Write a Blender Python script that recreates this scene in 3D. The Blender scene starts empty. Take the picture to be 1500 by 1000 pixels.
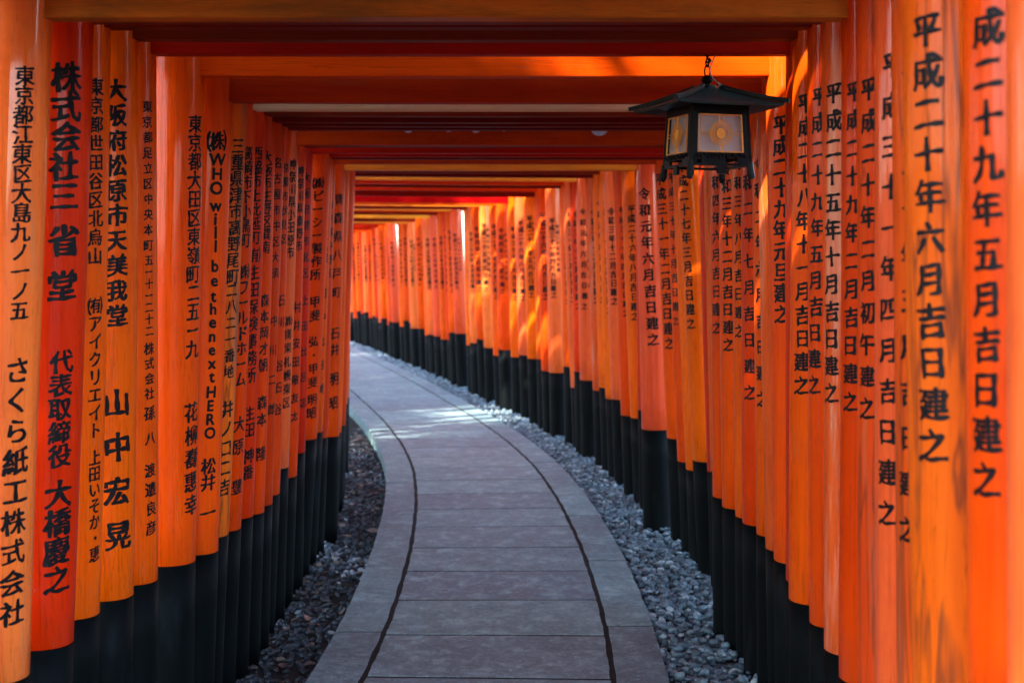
import bpy, bmesh, math, random
import numpy as np
from mathutils import Vector, Matrix
R = math.radians
random.seed(11)
rng = np.random.default_rng(5)
sc = bpy.context.scene
col = sc.collection

# ------------------------------------------------------------------ camera
FPX, CX, CY, CAMH = 2083.33, 750.0, 500.0, 1.5
PITCH = math.atan(110 / FPX)
cam_d = bpy.data.cameras.new('camera')
cam = bpy.data.objects.new('camera', cam_d); col.objects.link(cam)
cam_d.sensor_width = 36; cam_d.lens = 50
cam_d.clip_start = 0.05; cam_d.clip_end = 2000
cam.location = (0, 0, CAMH); cam.rotation_euler = (math.pi / 2 - PITCH, 0, 0)
cam_d.dof.use_dof = True; cam_d.dof.focus_distance = 4.5; cam_d.dof.aperture_fstop = 4.6
sc.camera = cam

# ------------------------------------------------------------------ light
SUN_EL, SUN_AZ = 46.0, -128.0        # azimuth from +Y towards +X (negative: left of the view)
world = bpy.data.worlds.new('World'); sc.world = world; world.use_nodes = True
wn = world.node_tree; wn.nodes.clear()
sky = wn.nodes.new('ShaderNodeTexSky'); sky.sky_type = 'NISHITA'; sky.sun_disc = False
sky.sun_elevation = R(SUN_EL); sky.sun_rotation = R(SUN_AZ)
sky.dust_density = 0.8; sky.air_density = 1.0
bg = wn.nodes.new('ShaderNodeBackground'); bg.inputs[1].default_value = 0.15
wo = wn.nodes.new('ShaderNodeOutputWorld')
wn.links.new(sky.outputs[0], bg.inputs[0]); wn.links.new(bg.outputs[0], wo.inputs[0])
sun_d = bpy.data.lights.new('sun', 'SUN'); sun_d.energy = 2.0; sun_d.angle = R(0.9)
sun_d.color = (1.0, 0.93, 0.84)
sun = bpy.data.objects.new('sun', sun_d); col.objects.link(sun)
_sd = Vector((math.cos(R(SUN_EL)) * math.sin(R(SUN_AZ)), math.cos(R(SUN_EL)) * math.cos(R(SUN_AZ)), math.sin(R(SUN_EL))))
sun.rotation_euler = _sd.to_track_quat('Z', 'Y').to_euler(); sun.location = _sd * 30
sc.view_settings.view_transform = 'Standard'
try: sc.view_settings.look = 'None'
except Exception: pass
sc.view_settings.gamma = 1; sc.view_settings.use_curve_mapping = False
sc.view_settings.exposure = 3.75
sc.cycles.max_bounces = 10; sc.cycles.diffuse_bounces = 6; sc.cycles.glossy_bounces = 4
sc.cycles.use_denoising = True

# ------------------------------------------------------------------ helpers
def px_world(px, py, y):
    """point of the place at distance y in front of the lens that projects to a pixel (1500 x 1000)"""
    u = (px - CX) / FPX; v = (CY - py) / FPX
    d = Vector((u, math.cos(PITCH) + v * math.sin(PITCH), -math.sin(PITCH) + v * math.cos(PITCH)))
    return Vector((0, 0, CAMH)) + d * (y / d.y)

def tag(o, label=None, cat=None, group=None, kind=None):
    if label: o['label'] = label
    if cat: o['category'] = cat
    if group: o['group'] = group
    if kind: o['kind'] = kind
    return o

def empty(name, loc):
    o = bpy.data.objects.new(name, None); o.empty_display_size = .1
    o.location = loc; col.objects.link(o); return o

def link_mesh(name, me, mat, parent=None, loc=None):
    o = bpy.data.objects.new(name, me); col.objects.link(o)
    if mat and not me.materials: me.materials.append(mat)
    if loc is not None: o.location = loc
    if parent: o.parent = parent
    return o

def bm_obj(name, bm, mat, parent=None, loc=None, smooth=False):
    me = bpy.data.meshes.new(name); bm.normal_update(); bm.to_mesh(me); bm.free()
    if smooth: me.polygons.foreach_set('use_smooth', [True] * len(me.polygons))
    return link_mesh(name, me, mat, parent, loc)

def np_mesh(name, v, f, smooth=False):
    """triangle mesh from numpy arrays"""
    me = bpy.data.meshes.new(name)
    me.vertices.add(len(v)); me.vertices.foreach_set('co', np.asarray(v, dtype=np.float32).ravel())
    n = len(f); me.loops.add(n * 3); me.polygons.add(n)
    me.loops.foreach_set('vertex_index', np.asarray(f, dtype=np.int32).ravel())
    me.polygons.foreach_set('loop_start', np.arange(0, n * 3, 3, dtype=np.int32))
    me.polygons.foreach_set('loop_total', np.full(n, 3, dtype=np.int32))
    if smooth: me.polygons.foreach_set('use_smooth', np.ones(n, dtype=bool))
    me.update(calc_edges=True); me.validate(); return me

def beam_bm(a, b, w, h, bev=.004, sag=0.0):
    """square beam from a to b (bottom centre line), w deep, h high"""
    a = Vector(a); b = Vector(b); d = (b - a).normalized(); n = Vector((-d.y, d.x, 0)).normalized(); up = Vector((0, 0, 1))
    bm = bmesh.new(); prev = None; rings = []
    N = 6
    for i in range(N + 1):
        t = i / N; p = a.lerp(b, t) + up * (sag * (1 - (2 * t - 1) ** 2) * -1)
        rings.append([bm.verts.new(p + n * sx * w / 2 + up * sz * h) for sx, sz in ((-1, 0), (1, 0), (1, 1), (-1, 1))])
    for r0, r1 in zip(rings, rings[1:]):
        for k in range(4): bm.faces.new((r0[k], r0[(k + 1) % 4], r1[(k + 1) % 4], r1[k]))
    bm.faces.new(rings[0][::-1]); bm.faces.new(rings[-1])
    bmesh.ops.recalc_face_normals(bm, faces=bm.faces)
    if bev:
        es = [e for e in bm.edges if e.calc_face_angle(0) > 1.0]
        bmesh.ops.bevel(bm, geom=es, offset=bev, segments=2, profile=.6, affect='EDGES')
    return bm

def tube_bm(pts, rad, seg=8, caps=True):
    bm = bmesh.new(); rings = []
    pts = [Vector(p) for p in pts]
    for i, p in enumerate(pts):
        d = (pts[min(i + 1, len(pts) - 1)] - pts[max(i - 1, 0)]).normalized()
        a = d.orthogonal().normalized() if i == 0 else (rings_a - d * rings_a.dot(d)).normalized()
        rings_a = a; b = d.cross(a)
        r = rad[i] if isinstance(rad, (list, tuple)) else rad
        rings.append([bm.verts.new(p + (a * math.cos(2 * math.pi * k / seg) + b * math.sin(2 * math.pi * k / seg)) * r) for k in range(seg)])
    for r0, r1 in zip(rings, rings[1:]):
        for k in range(seg): bm.faces.new((r0[k], r0[(k + 1) % seg], r1[(k + 1) % seg], r1[k]))
    if caps: bm.faces.new(rings[0][::-1]); bm.faces.new(rings[-1])
    bmesh.ops.recalc_face_normals(bm, faces=bm.faces)
    return bm

def bm_join(dst, src):
    me = bpy.data.meshes.new('tmp'); src.to_mesh(me); src.free(); dst.from_mesh(me); bpy.data.meshes.remove(me)

def box_bm(x0, x1, y0, y1, z0, z1, bev=0):
    bm = bmesh.new()
    bmesh.ops.create_cube(bm, size=1)
    for v in bm.verts:
        v.co = Vector((x0 + (v.co.x + .5) * (x1 - x0), y0 + (v.co.y + .5) * (y1 - y0), z0 + (v.co.z + .5) * (z1 - z0)))
    if bev: bmesh.ops.bevel(bm, geom=bm.edges[:], offset=bev, segments=2, profile=.6, affect='EDGES')
    return bm

# ------------------------------------------------------------------ materials
class NT:
    def __init__(s, name):
        s.m = bpy.data.materials.new(name); s.m.use_nodes = True
        s.t = s.m.node_tree; s.p = s.t.nodes['Principled BSDF']
    def n(s, typ, **kw):
        x = s.t.nodes.new(typ)
        for k, v in kw.items():
            if k.startswith('_'): setattr(x, k[1:], v)
            else: x.inputs[k.replace('__', ' ')].default_value = v
        return x
    def l(s, a, b): s.t.links.new(a, b)
    def coords(s, scale, src='Object'):
        tc = s.n('ShaderNodeTexCoord'); mp = s.n('ShaderNodeMapping'); mp.inputs['Scale'].default_value = scale
        s.l(tc.outputs[src], mp.inputs[0]); return mp.outputs[0]
    def noise(s, vec, scale, detail=4, rough=.55, w=None, dist=0):
        x = s.n('ShaderNodeTexNoise'); x.noise_dimensions = '4D'
        x.inputs['Scale'].default_value = scale; x.inputs['Detail'].default_value = detail
        x.inputs['Roughness'].default_value = rough; x.inputs['Distortion'].default_value = dist
        s.l(vec, x.inputs['Vector'])
        if w is not None: s.l(w, x.inputs['W'])
        return x.outputs['Fac']
    def ramp(s, fac, stops):
        r = s.n('ShaderNodeValToRGB'); cr = r.color_ramp
        while len(cr.elements) < len(stops): cr.elements.new(.5)
        for e, (p, c) in zip(cr.elements, stops):
            e.position = p; e.color = (c, c, c, 1) if isinstance(c, (int, float)) else (*c, 1)
        s.l(fac, r.inputs[0]); return r.outputs[0]
    def mix(s, fac, a, b, mode='MIX'):
        x = s.n('ShaderNodeMix'); x.data_type = 'RGBA'; x.blend_type = mode
        for sock, v in ((x.inputs[0], fac), (x.inputs[6], a), (x.inputs[7], b)):
            if isinstance(v, (int, float)): sock.default_value = v
            elif isinstance(v, tuple): sock.default_value = (*v, 1)
            else: s.l(v, sock)
        return x.outputs[2]
    def math(s, op, a, b=0.0):
        x = s.n('ShaderNodeMath'); x.operation = op
        for sock, v in ((x.inputs[0], a), (x.inputs[1], b)):
            if isinstance(v, (int, float)): sock.default_value = v
            else: s.l(v, sock)
        return x.outputs[0]
    def rnd(s, k=37.0):
        oi = s.n('ShaderNodeObjectInfo'); return s.math('MULTIPLY', oi.outputs['Random'], k)
    def bump(s, h, strength, dist=.002):
        b = s.n('ShaderNodeBump'); b.inputs['Strength'].default_value = strength; b.inputs['Distance'].default_value = dist
        s.l(h, b.inputs['Height']); s.l(b.outputs[0], s.p.inputs['Normal'])

def paint(name, c, wear=0.0, worn=(.35, .17, .10), rough=.32, crack=0.0, horiz=False, coat=.13, spec=.05):
    """vermilion lacquer on a wooden post or beam; wear lets bare wood through"""
    q = NT(name); w = q.rnd()
    st = (1.2, 14, 14) if horiz else (14, 14, .9)
    grain = q.noise(q.coords(st), 2.2, 5, .6, w)
    blot = q.noise(q.coords((1, 1, 1)), 2.3, 3, .5, w)
    dark = tuple(x * k for x, k in zip(c, (.78, .62, .6))); lite = tuple(min(1, x * k) for x, k in zip(c, (1.06, 1.35, 1.5)))
    base = q.mix(q.ramp(grain, [(.3, 0.), (.72, 1.)]), dark, lite)
    base = q.mix(.45, base, c)
    oi = q.n('ShaderNodeObjectInfo')
    base = q.mix(q.math('MULTIPLY', q.ramp(blot, [(.35, 0.), (.75, 1.)]), .35), base, tuple(x * k for x, k in zip(c, (.85, .7, .6))))
    hs = q.n('ShaderNodeHueSaturation')
    q.l(q.math('ADD', .4925, q.math('MULTIPLY', oi.outputs['Random'], .016)), hs.inputs['Hue'])
    q.l(q.math('ADD', .90, q.math('MULTIPLY', oi.outputs['Random'], .2)), hs.inputs['Value'])
    q.l(base, hs.inputs['Color']); base = hs.outputs[0]
    fine = q.noise(q.coords((3, 40, 40) if horiz else (40, 40, 3)), 3.0, 6, .7, w)
    # thin rubbed scratches
    scr = q.ramp(fine, [(.61, 0.), (.66, 1.)])
    base = q.mix(q.math('MULTIPLY', scr, .34 + wear * .5), base, worn)
    hair = q.noise(q.coords((.5, 30, 30) if horiz else (30, 30, .5)), 2.4, 4, .6, w, .4)
    hl = q.ramp(q.math('ABSOLUTE', q.math('SUBTRACT', hair, .5)), [(.0, 1.), (.014, 0.)])
    base = q.mix(q.math('MULTIPLY', q.math('MULTIPLY', hl, blot), .9), base, tuple(x * .22 for x in c))
    gr_ = q.noise(q.coords((3, 3, 3)), 2.0, 7, .75, w)
    base = q.mix(q.math('MULTIPLY', q.ramp(gr_, [(.52, 0.), (.68, 1.)]), .4), base, tuple(x * k for x, k in zip(c, (.62, .5, .8))))
    if wear > 0:
        m1 = q.noise(q.coords((1.5, 9, 9) if horiz else (9, 9, .8)), 1.7, 6, .65, w)
        mk = q.ramp(m1, [(.62 - .22 * wear, 0.), (.78 - .22 * wear, 1.)])
        base = q.mix(q.math('MULTIPLY', mk, .35 + .6 * wear), base, worn)
    if crack > 0:
        wv = q.n('ShaderNodeTexNoise'); wv.noise_dimensions = '4D'
        wv.inputs['Scale'].default_value = 1.3; wv.inputs['Detail'].default_value = 3; wv.inputs['Distortion'].default_value = .9
        q.l(q.coords((11, 11, 1.0)), wv.inputs['Vector']); q.l(w, wv.inputs['W'])
        band = q.math('ABSOLUTE', q.math('SUBTRACT', wv.outputs['Fac'], .5))
        ck = q.ramp(band, [(.0, 1.), (.03, 0.)])
        base = q.mix(q.math('MULTIPLY', ck, crack), base, (.10, .025, .012))
    q.l(base, q.p.inputs['Base Color'])
    q.l(q.math('ADD', rough - .06, q.math('MULTIPLY', grain, .22 + wear * .3)), q.p.inputs['Roughness'])
    q.p.inputs['Coat Weight'].default_value = coat; q.p.inputs['Specular IOR Level'].default_value = spec; q.p.inputs['Coat Roughness'].default_value = .07
    q.bump(q.math('ADD', grain, q.math('MULTIPLY', fine, .35)), .28, .004)
    return q.m

ORANGE = (.84, .085, .0015); RED = (.66, .042, .001); PALE = (.84, .115, .020); DEEP = (.76, .062, .001)
P = {
 'o': paint('vermilion_paint', ORANGE), 'r': paint('red_paint', RED), 'd': paint('deep_vermilion_paint', DEEP),
 'p': paint('faded_and_lit_orange_paint', PALE, .18, (.52, .20, .08), coat=.5),  # faded paint; on posts after a gap the paleness is light painted in
 'w': paint('worn_orange_paint', (.76, .10, .006), .5, (.34, .13, .07), .45, .6, coat=.05),
 'k': paint('cracked_orange_paint', (.68, .074, .003), .15, (.52, .11, .02), .4, .75, coat=.1),
 's': paint('scratched_paint', (.74, .095, .011), .45, (.62, .40, .27), .32),
}
PB = {
 'n': paint('sunlit_strip_beam_paint', (.85, .58, .30), .15, (.50, .28, .12), horiz=True, coat=0, rough=.55),  # pale colour stands in for a sunlit strip on one tie beam
 'o': paint('vermilion_beam_paint', ORANGE, .12, (.40, .16, .06), horiz=True, coat=.05),
 'g': paint('lit_face_beam_paint', (.88, .26, .02), .1, (.60, .30, .08), horiz=True, coat=.05),  # light falling on beam faces, put into the colour
 'r': paint('shaded_red_beam_paint', (.48, .020, .0015), .1, (.22, .04, .02), horiz=True, coat=0, rough=.5, spec=.05),  # red, darkened in the colour for beams in shade overhead
 'm': paint('shaded_maroon_beam_paint', (.17, .008, .003), .1, (.10, .02, .012), horiz=True, coat=0, rough=.5, spec=.05),  # shade on the undersides overhead, painted in as maroon
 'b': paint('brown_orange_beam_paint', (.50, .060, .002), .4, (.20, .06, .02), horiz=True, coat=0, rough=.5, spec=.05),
 'd': paint('deep_beam_paint', DEEP, .15, (.35, .12, .05), horiz=True),
 'w': paint('weathered_beam_wood', (.62, .17, .012), .7, (.20, .075, .012), .5, horiz=True, coat=.05),
}
def black_paint():
    q = NT('black_base_paint'); w = q.rnd()
    g = q.noise(q.coords((12, 12, .9)), 2.0, 5, .6, w)
    b = q.noise(q.coords((6, 6, 1.3)), 1.6, 5, .65, w)
    base = q.mix(q.ramp(g, [(.3, 0.), (.75, 1.)]), (.0004, .0010, .0012), (.0014, .0030, .0034))
    mk = q.ramp(b, [(.58, 0.), (.74, 1.)])
    base = q.mix(q.math('MULTIPLY', mk, .40), base, (.022, .028, .030))
    q.l(base, q.p.inputs['Base Color'])
    q.l(q.math('ADD', .42, q.math('MULTIPLY', b, .4)), q.p.inputs['Roughness'])
    q.p.inputs['Specular IOR Level'].default_value = .07
    q.bump(g, .35, .004); return q.m
BLACK = black_paint()
def ink():
    q = NT('black_brush_ink'); g = q.noise(q.coords((1, 1, 1)), 60, 4, .6)
    q.l(q.mix(q.ramp(g, [(.45, 0.), (.85, 1.)]), (.0035, .0035, .0045), (.020, .009, .007)), q.p.inputs['Base Color'])
    q.p.inputs['Roughness'].default_value = .45; q.p.inputs['Specular IOR Level'].default_value = .12; return q.m
INK = ink()
def simple(name, c, rough=.5, metal=0, scale=20, amt=.25, bump=.2):
    q = NT(name); w = q.rnd(); g = q.noise(q.coords((1, 1, 1)), scale, 5, .6, w)
    q.l(q.mix(q.ramp(g, [(.3, 0.), (.7, 1.)]), tuple(x * (1 - amt) for x in c), tuple(min(1, x * (1 + amt)) for x in c)), q.p.inputs['Base Color'])
    q.p.inputs['Roughness'].default_value = rough; q.p.inputs['Metallic'].default_value = metal
    q.p.inputs['Specular IOR Level'].default_value = .15 if max(c) < .04 else .4
    q.bump(g, bump, .002); return q.m
def stone(name, c1, c2, c3, spk=.8):
    q = NT(name); w = q.rnd(); oi = q.n('ShaderNodeObjectInfo')
    big = q.noise(q.coords((1, 1, 1)), 3.5, 5, .6, w); fine = q.noise(q.coords((1, 1, 1)), 52, 5, .85, w)
    mid = q.noise(q.coords((1, 1, 1)), 26, 5, .65, w)
    b = q.mix(q.ramp(big, [(.32, 0.), (.70, 1.)]), c1, c2)
    b = q.mix(q.ramp(oi.outputs['Random'], [(.15, 0.), (.85, .75)]), b, c3)
    b = q.mix(q.math('MULTIPLY', q.ramp(mid, [(.34, 1.), (.56, 0.)]), .6), b, tuple(x * .42 for x in c1))
    pt = q.noise(q.coords((1, 1, 1)), 9, 6, .7, w, .6)
    b = q.mix(q.math('MULTIPLY', q.ramp(pt, [(.50, 0.), (.66, 1.)]), .55), b, tuple(min(1, x * 1.55) for x in c2))
    b = q.mix(q.math('MULTIPLY', q.ramp(pt, [(.30, 1.), (.43, 0.)]), .5), b, tuple(x * .5 for x in c3))
    b = q.mix(q.math('MULTIPLY', q.ramp(fine, [(.56, 0.), (.72, 1.)]), spk), b, tuple(min(1, x * 2.6) for x in c2))
    b = q.mix(q.math('MULTIPLY', q.ramp(fine, [(.28, 1.), (.42, 0.)]), spk), b, tuple(x * .35 for x in c1))
    q.l(b, q.p.inputs['Base Color'])
    q.l(q.math('ADD', .42, q.math('MULTIPLY', mid, .35)), q.p.inputs['Roughness'])
    q.bump(q.math('ADD', mid, q.math('MULTIPLY', fine, .5)), .8, .012); return q.m
SLAB = stone('granite_slab', (.120, .190, .190), (.215, .310, .305), (.110, .138, .160))
CURB = stone('granite_curb', (.105, .175, .175), (.195, .290, .288), (.105, .137, .157))
PEB = None
def pebble_mat(name, stops, seed_scale=1.0):
    q = NT(name)
    at = q.n('ShaderNodeAttribute'); at.attribute_name = 'tone'
    g = q.noise(q.coords((1, 1, 1)), 70, 4, .6)
    c = q.ramp(at.outputs['Fac'], stops)
    q.l(q.mix(q.math('MULTIPLY', g, .5), c, (.07, .08, .10)), q.p.inputs['Base Color'])
    q.p.inputs['Roughness'].default_value = .5; q.bump(g, .25, .002); return q.m
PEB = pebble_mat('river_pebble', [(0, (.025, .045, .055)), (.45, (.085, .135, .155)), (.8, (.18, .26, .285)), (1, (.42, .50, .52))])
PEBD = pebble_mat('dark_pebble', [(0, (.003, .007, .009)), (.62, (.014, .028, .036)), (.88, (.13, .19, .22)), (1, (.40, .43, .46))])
LEAF = pebble_mat('dead_leaf', [(0, (.05, .03, .02)), (.6, (.12, .075, .05)), (1, (.30, .18, .12))])
SOIL = simple('dark_soil', (.030, .027, .025), .9, 0, 30, .5, .8)
DIRT = simple('joint_dirt', (.016, .012, .010), .9, 0, 60, .5, .8)
IRON = simple('black_iron', (.0018, .0032, .0036), .42, 0, 90, .5, .5)
ROOFM = simple('dark_green_iron', (.013, .030, .026), .5, 0, 55, .5, .35)
BRASS = simple('brass', (.86, .36, .05), .45, .2, 40, .18, .15)
WIRE = simple('grey_wire', (.45, .42, .40), .5, 0, 40, .1)
PALE_DISC = simple('pale_disc_surface', (.55, .60, .66), .5, 0, 60, .2)
def glass_mat():
    q = NT('frosted_pane'); g = q.noise(q.coords((1, 1, 1)), 14, 3)
    q.l(q.mix(g, (.42, .34, .37), (.70, .58, .60)), q.p.inputs['Base Color'])
    q.p.inputs['Roughness'].default_value = .35
    q.p.inputs['Transmission Weight'].default_value = .35; return q.m
PANE = glass_mat()

# ------------------------------------------------------------------ plan of the passage: inner face of the right-hand posts
_zp = [-3, 0, 2, 3.3, 4.65, 6, 7.5, 9, 10.5, 12, 14, 16.5, 19, 22, 26.7, 31, 36, 44, 50]
_xp = [.25, .45, .63, .745, .84, .88, .86, .79, .67, .47, .12, -.40, -.93, -1.62, -2.75, -3.95, -5.8, -9.6, -12.8]
_zs = np.linspace(-3, 50, 1061); _k = np.exp(-np.linspace(-2, 2, 41) ** 2); _k /= _k.sum()
_xs = np.convolve(np.pad(np.interp(_zs, _zp, _xp), 20, mode='reflect', reflect_type='odd'), _k, 'valid')
HALF = .94
def rx(z): return float(np.interp(z, _zs, _xs))
def cx_(z): return rx(z) - HALF
def slope(z): return (rx(z + .3) - rx(z - .3)) / .6
def path_pt(z, off):
    s = slope(z); n = Vector((1, -s, 0)).normalized()
    return Vector((cx_(z), z, 0)) + n * off

# ------------------------------------------------------------------ ground and path
GL = -.13
bm = bmesh.new()
NX = 60
gv = [[None] * (NX + 1) for _ in range(NX + 1)]
for i in range(NX + 1):
    for j in range(NX + 1):
        tx = (i / NX * 2 - 1); ty = (j / NX * 2 - 1)
        x = math.copysign(abs(tx) ** 2.2, tx) * 400; y = math.copysign(abs(ty) ** 2.2, ty) * 400 + 12
        d = max(0, abs(x - (cx_(min(max(y, -3), 50)))) - 4)
        gv[i][j] = bm.verts.new((x, y, GL - .02 + min(14, .10 * d) * (1 if x > 0 else .6) + random.uniform(0, .04) * min(1, d)))
for i in range(NX):
    for j in range(NX): bm.faces.new((gv[i][j], gv[i + 1][j], gv[i + 1][j + 1], gv[i][j + 1]))
tag(bm_obj('ground', bm, SOIL, smooth=True), kind='structure')

PW, CW, GR = .445, .19, .022        # half width of slab field, curb width, groove
def strip(z0, z1, o0, o1, top, bot, n=6):
    bm = bmesh.new(); rows = []
    for i in range(n + 1):
        z = z0 + (z1 - z0) * i / n
        a = path_pt(z, o0); b = path_pt(z, o1)
        rows.append([bm.verts.new((p.x, p.y, h)) for p, h in ((a, bot), (b, bot), (b, top), (a, top))])
    for r0, r1 in zip(rows, rows[1:]):
        for k in range(4): bm.faces.new((r0[k], r0[(k + 1) % 4], r1[(k + 1) % 4], r1[k]))
    bm.faces.new(rows[0][::-1]); bm.faces.new(rows[-1]); bmesh.ops.recalc_face_normals(bm, faces=bm.faces)
    return bm
bed = bm_obj('path', strip(.2, 46, -(PW + CW + GR - .01), PW + CW + GR - .01, -.0012, GL - .05, 120), DIRT)
tag(bed, 'stone path of grey slabs bending left under the gates', kind='structure')
def recentre(bm, p):
    for v in bm.verts: v.co -= p
    return bm
def stone_piece(name, z0, z1, o0, o1, mat, top):
    bm = strip(z0, z1, o0, o1, top, -.10, 12)
    for v in bm.verts:       # hand-cut edges, not ruler-straight
        k = v.co.x * 31 + v.co.y * 17 + z0 * 5
        v.co.x += .0018 * math.sin(k) + .0012 * math.sin(k * 2.7)
        v.co.y += .0022 * math.sin(k * 1.7 + 1)
    es = [e for e in bm.edges if e.calc_face_angle(0) > 1.0]
    bmesh.ops.bevel(bm, geom=es, offset=.0012, segments=1, profile=.5, affect='EDGES')
    c = path_pt((z0 + z1) / 2, (o0 + o1) / 2)
    tx, ty = random.uniform(-.001, .001), random.uniform(-.001, .001)
    recentre(bm, c)
    for v in bm.verts: v.co.z += v.co.x * tx + v.co.y * ty
    return bm_obj(name, bm, mat, bed, c)
z = .34
while z < 45:
    L = .6 + random.uniform(-.012, .012)
    stone_piece('paving_slab', z + .010, z + L - .010, -PW, PW, SLAB, random.uniform(.0, .0012)); z += L
for s in (-1, 1):
    z = .42 if s < 0 else .13
    while z < 45:
        L = random.choice((1.15, 1.2, 1.3, 1.5, 1.65))
        a, b = (PW + GR, PW + GR + CW) if s > 0 else (-(PW + GR + CW), -(PW + GR))
        stone_piece('curb_stone', z + .009, z + L - .009, a, b, CURB, random.uniform(.0005, .003)); z += L

# ------------------------------------------------------------------ pebbles
def ico(sub):
    bm = bmesh.new(); bmesh.ops.create_icosphere(bm, subdivisions=sub, radius=1)
    v = np.array([x.co[:] for x in bm.verts]); f = np.array([[x.index for x in p.verts] for p in bm.faces]); bm.free(); return v, f
def pebbles(name, n, zr, offr, size, mat, sub, lift, label, cat='gravel', flat=(.45, .75), pile=.03, bias=1.0, tone=(.5, .22), patch=0.0):
    bv, bf = ico(sub); nv = len(bv)
    V = np.empty((n, nv, 3), np.float32); T = np.empty((n, nv), np.float32)
    zz = zr[0] + (zr[1] - zr[0]) * rng.random(n) ** bias; oo = rng.uniform(offr[0], offr[1], n)
    for i in range(n):
        s = size * rng.uniform(.45, 1.5) * (1 + .012 * max(0, zz[i] - 12))
        sc3 = np.array([rng.uniform(.8, 1.25), rng.uniform(.65, 1.0), rng.uniform(*flat)]) * s
        p = bv * (1 + .16 * np.sin(bv @ rng.normal(0, 2.2, 3) + rng.random() * 6))[:, None] * sc3
        a, b = rng.uniform(0, 6.28), rng.normal(0, .35)
        m = np.array(Matrix.Rotation(a, 3, 'Z') @ Matrix.Rotation(b, 3, 'X') @ Matrix.Rotation(rng.normal(0, .3), 3, 'Y'))
        q = path_pt(zz[i], oo[i])
        V[i] = p @ m.T + np.array([q.x, q.y, lift + rng.uniform(0, pile)])
        T[i] = np.clip(rng.normal(*tone) + patch * math.sin(zz[i] * 2.9 + oo[i] * 6) * math.sin(zz[i] * 1.3 + 1), 0, 1)
    F = (bf[None] + (np.arange(n) * nv)[:, None, None]).reshape(-1, 3)
    me = np_mesh(name, V.reshape(-1, 3), F, smooth=True)
    at = me.attributes.new('tone', 'FLOAT', 'POINT'); at.data.foreach_set('value', T.ravel())
    o = link_mesh(name, me, mat); tag(o, label, cat, kind='stuff'); return o
E0 = PW + GR + CW
# gravel beds
for s, nm, mt, lv in ((1, 'right', DIRT, -.058), (-1, 'left', SOIL, -.105)):
    a, b = (E0 + .003, E0 + 1.2) if s > 0 else (-(E0 + 1.2), -(E0 + .003))
    tag(bm_obj('verge', strip(.2, 45, a, b, lv, GL - .06, 120), mt), kind='structure')
gr_r = pebbles('gravel', 12500, (3.8, 14), (E0 + .012, E0 + .48), .0148, PEB, 2, -.056, 'blue grey river pebbles along the right edge of the path', pile=.050, flat=(.35, .75), tone=(.5, .30))
pebbles('gravel', 9000, (14, 40), (E0 + .02, E0 + .40), .020, PEB, 1, -.05, 'far strip of grey pebbles along the outside of the bend', pile=.034)
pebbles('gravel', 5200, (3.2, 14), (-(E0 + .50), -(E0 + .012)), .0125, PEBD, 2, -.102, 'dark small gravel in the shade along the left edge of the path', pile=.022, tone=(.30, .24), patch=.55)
def leaves():
    n = 110; V = []; F = []; T = []
    for i in range(n):
        z_ = rng.uniform(4.5, 14); o_ = -rng.uniform(E0 + .02, E0 + .3); q = path_pt(z_, o_)
        L = rng.uniform(.018, .042); Wd = L * rng.uniform(.35, .6)
        pr = [(-L, 0, 0), (-L * .4, Wd, .004), (L * .4, Wd * .9, .006), (L * 1.1, 0, 0), (L * .4, -Wd * .9, .007), (-L * .4, -Wd, .003), (0, 0, -.003)]
        m = Matrix.Rotation(rng.uniform(0, 6.28), 3, 'Z') @ Matrix.Rotation(rng.normal(0, .4), 3, 'X')
        k = len(V)
        for p in pr:
            w = m @ Vector(p); V.append((q.x + w.x, q.y + w.y, -.072 + w.z + rng.uniform(0, .002)))
            T.append(.5)
        t = float(np.clip(rng.normal(.5, .3), 0, 1)); T[-7:] = [t] * 7
        for a in range(6): F.append((k + 6, k + a, k + (a + 1) % 6))
    me = np_mesh('leaf_litter', np.array(V), np.array(F)); at = me.attributes.new('tone', 'FLOAT', 'POINT'); at.data.foreach_set('value', np.array(T, np.float32))
    tag(link_mesh('leaf_litter', me, LEAF), 'scattered brown dead leaves on the gravel left of the path', 'leaves', kind='stuff')
leaves()

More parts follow.
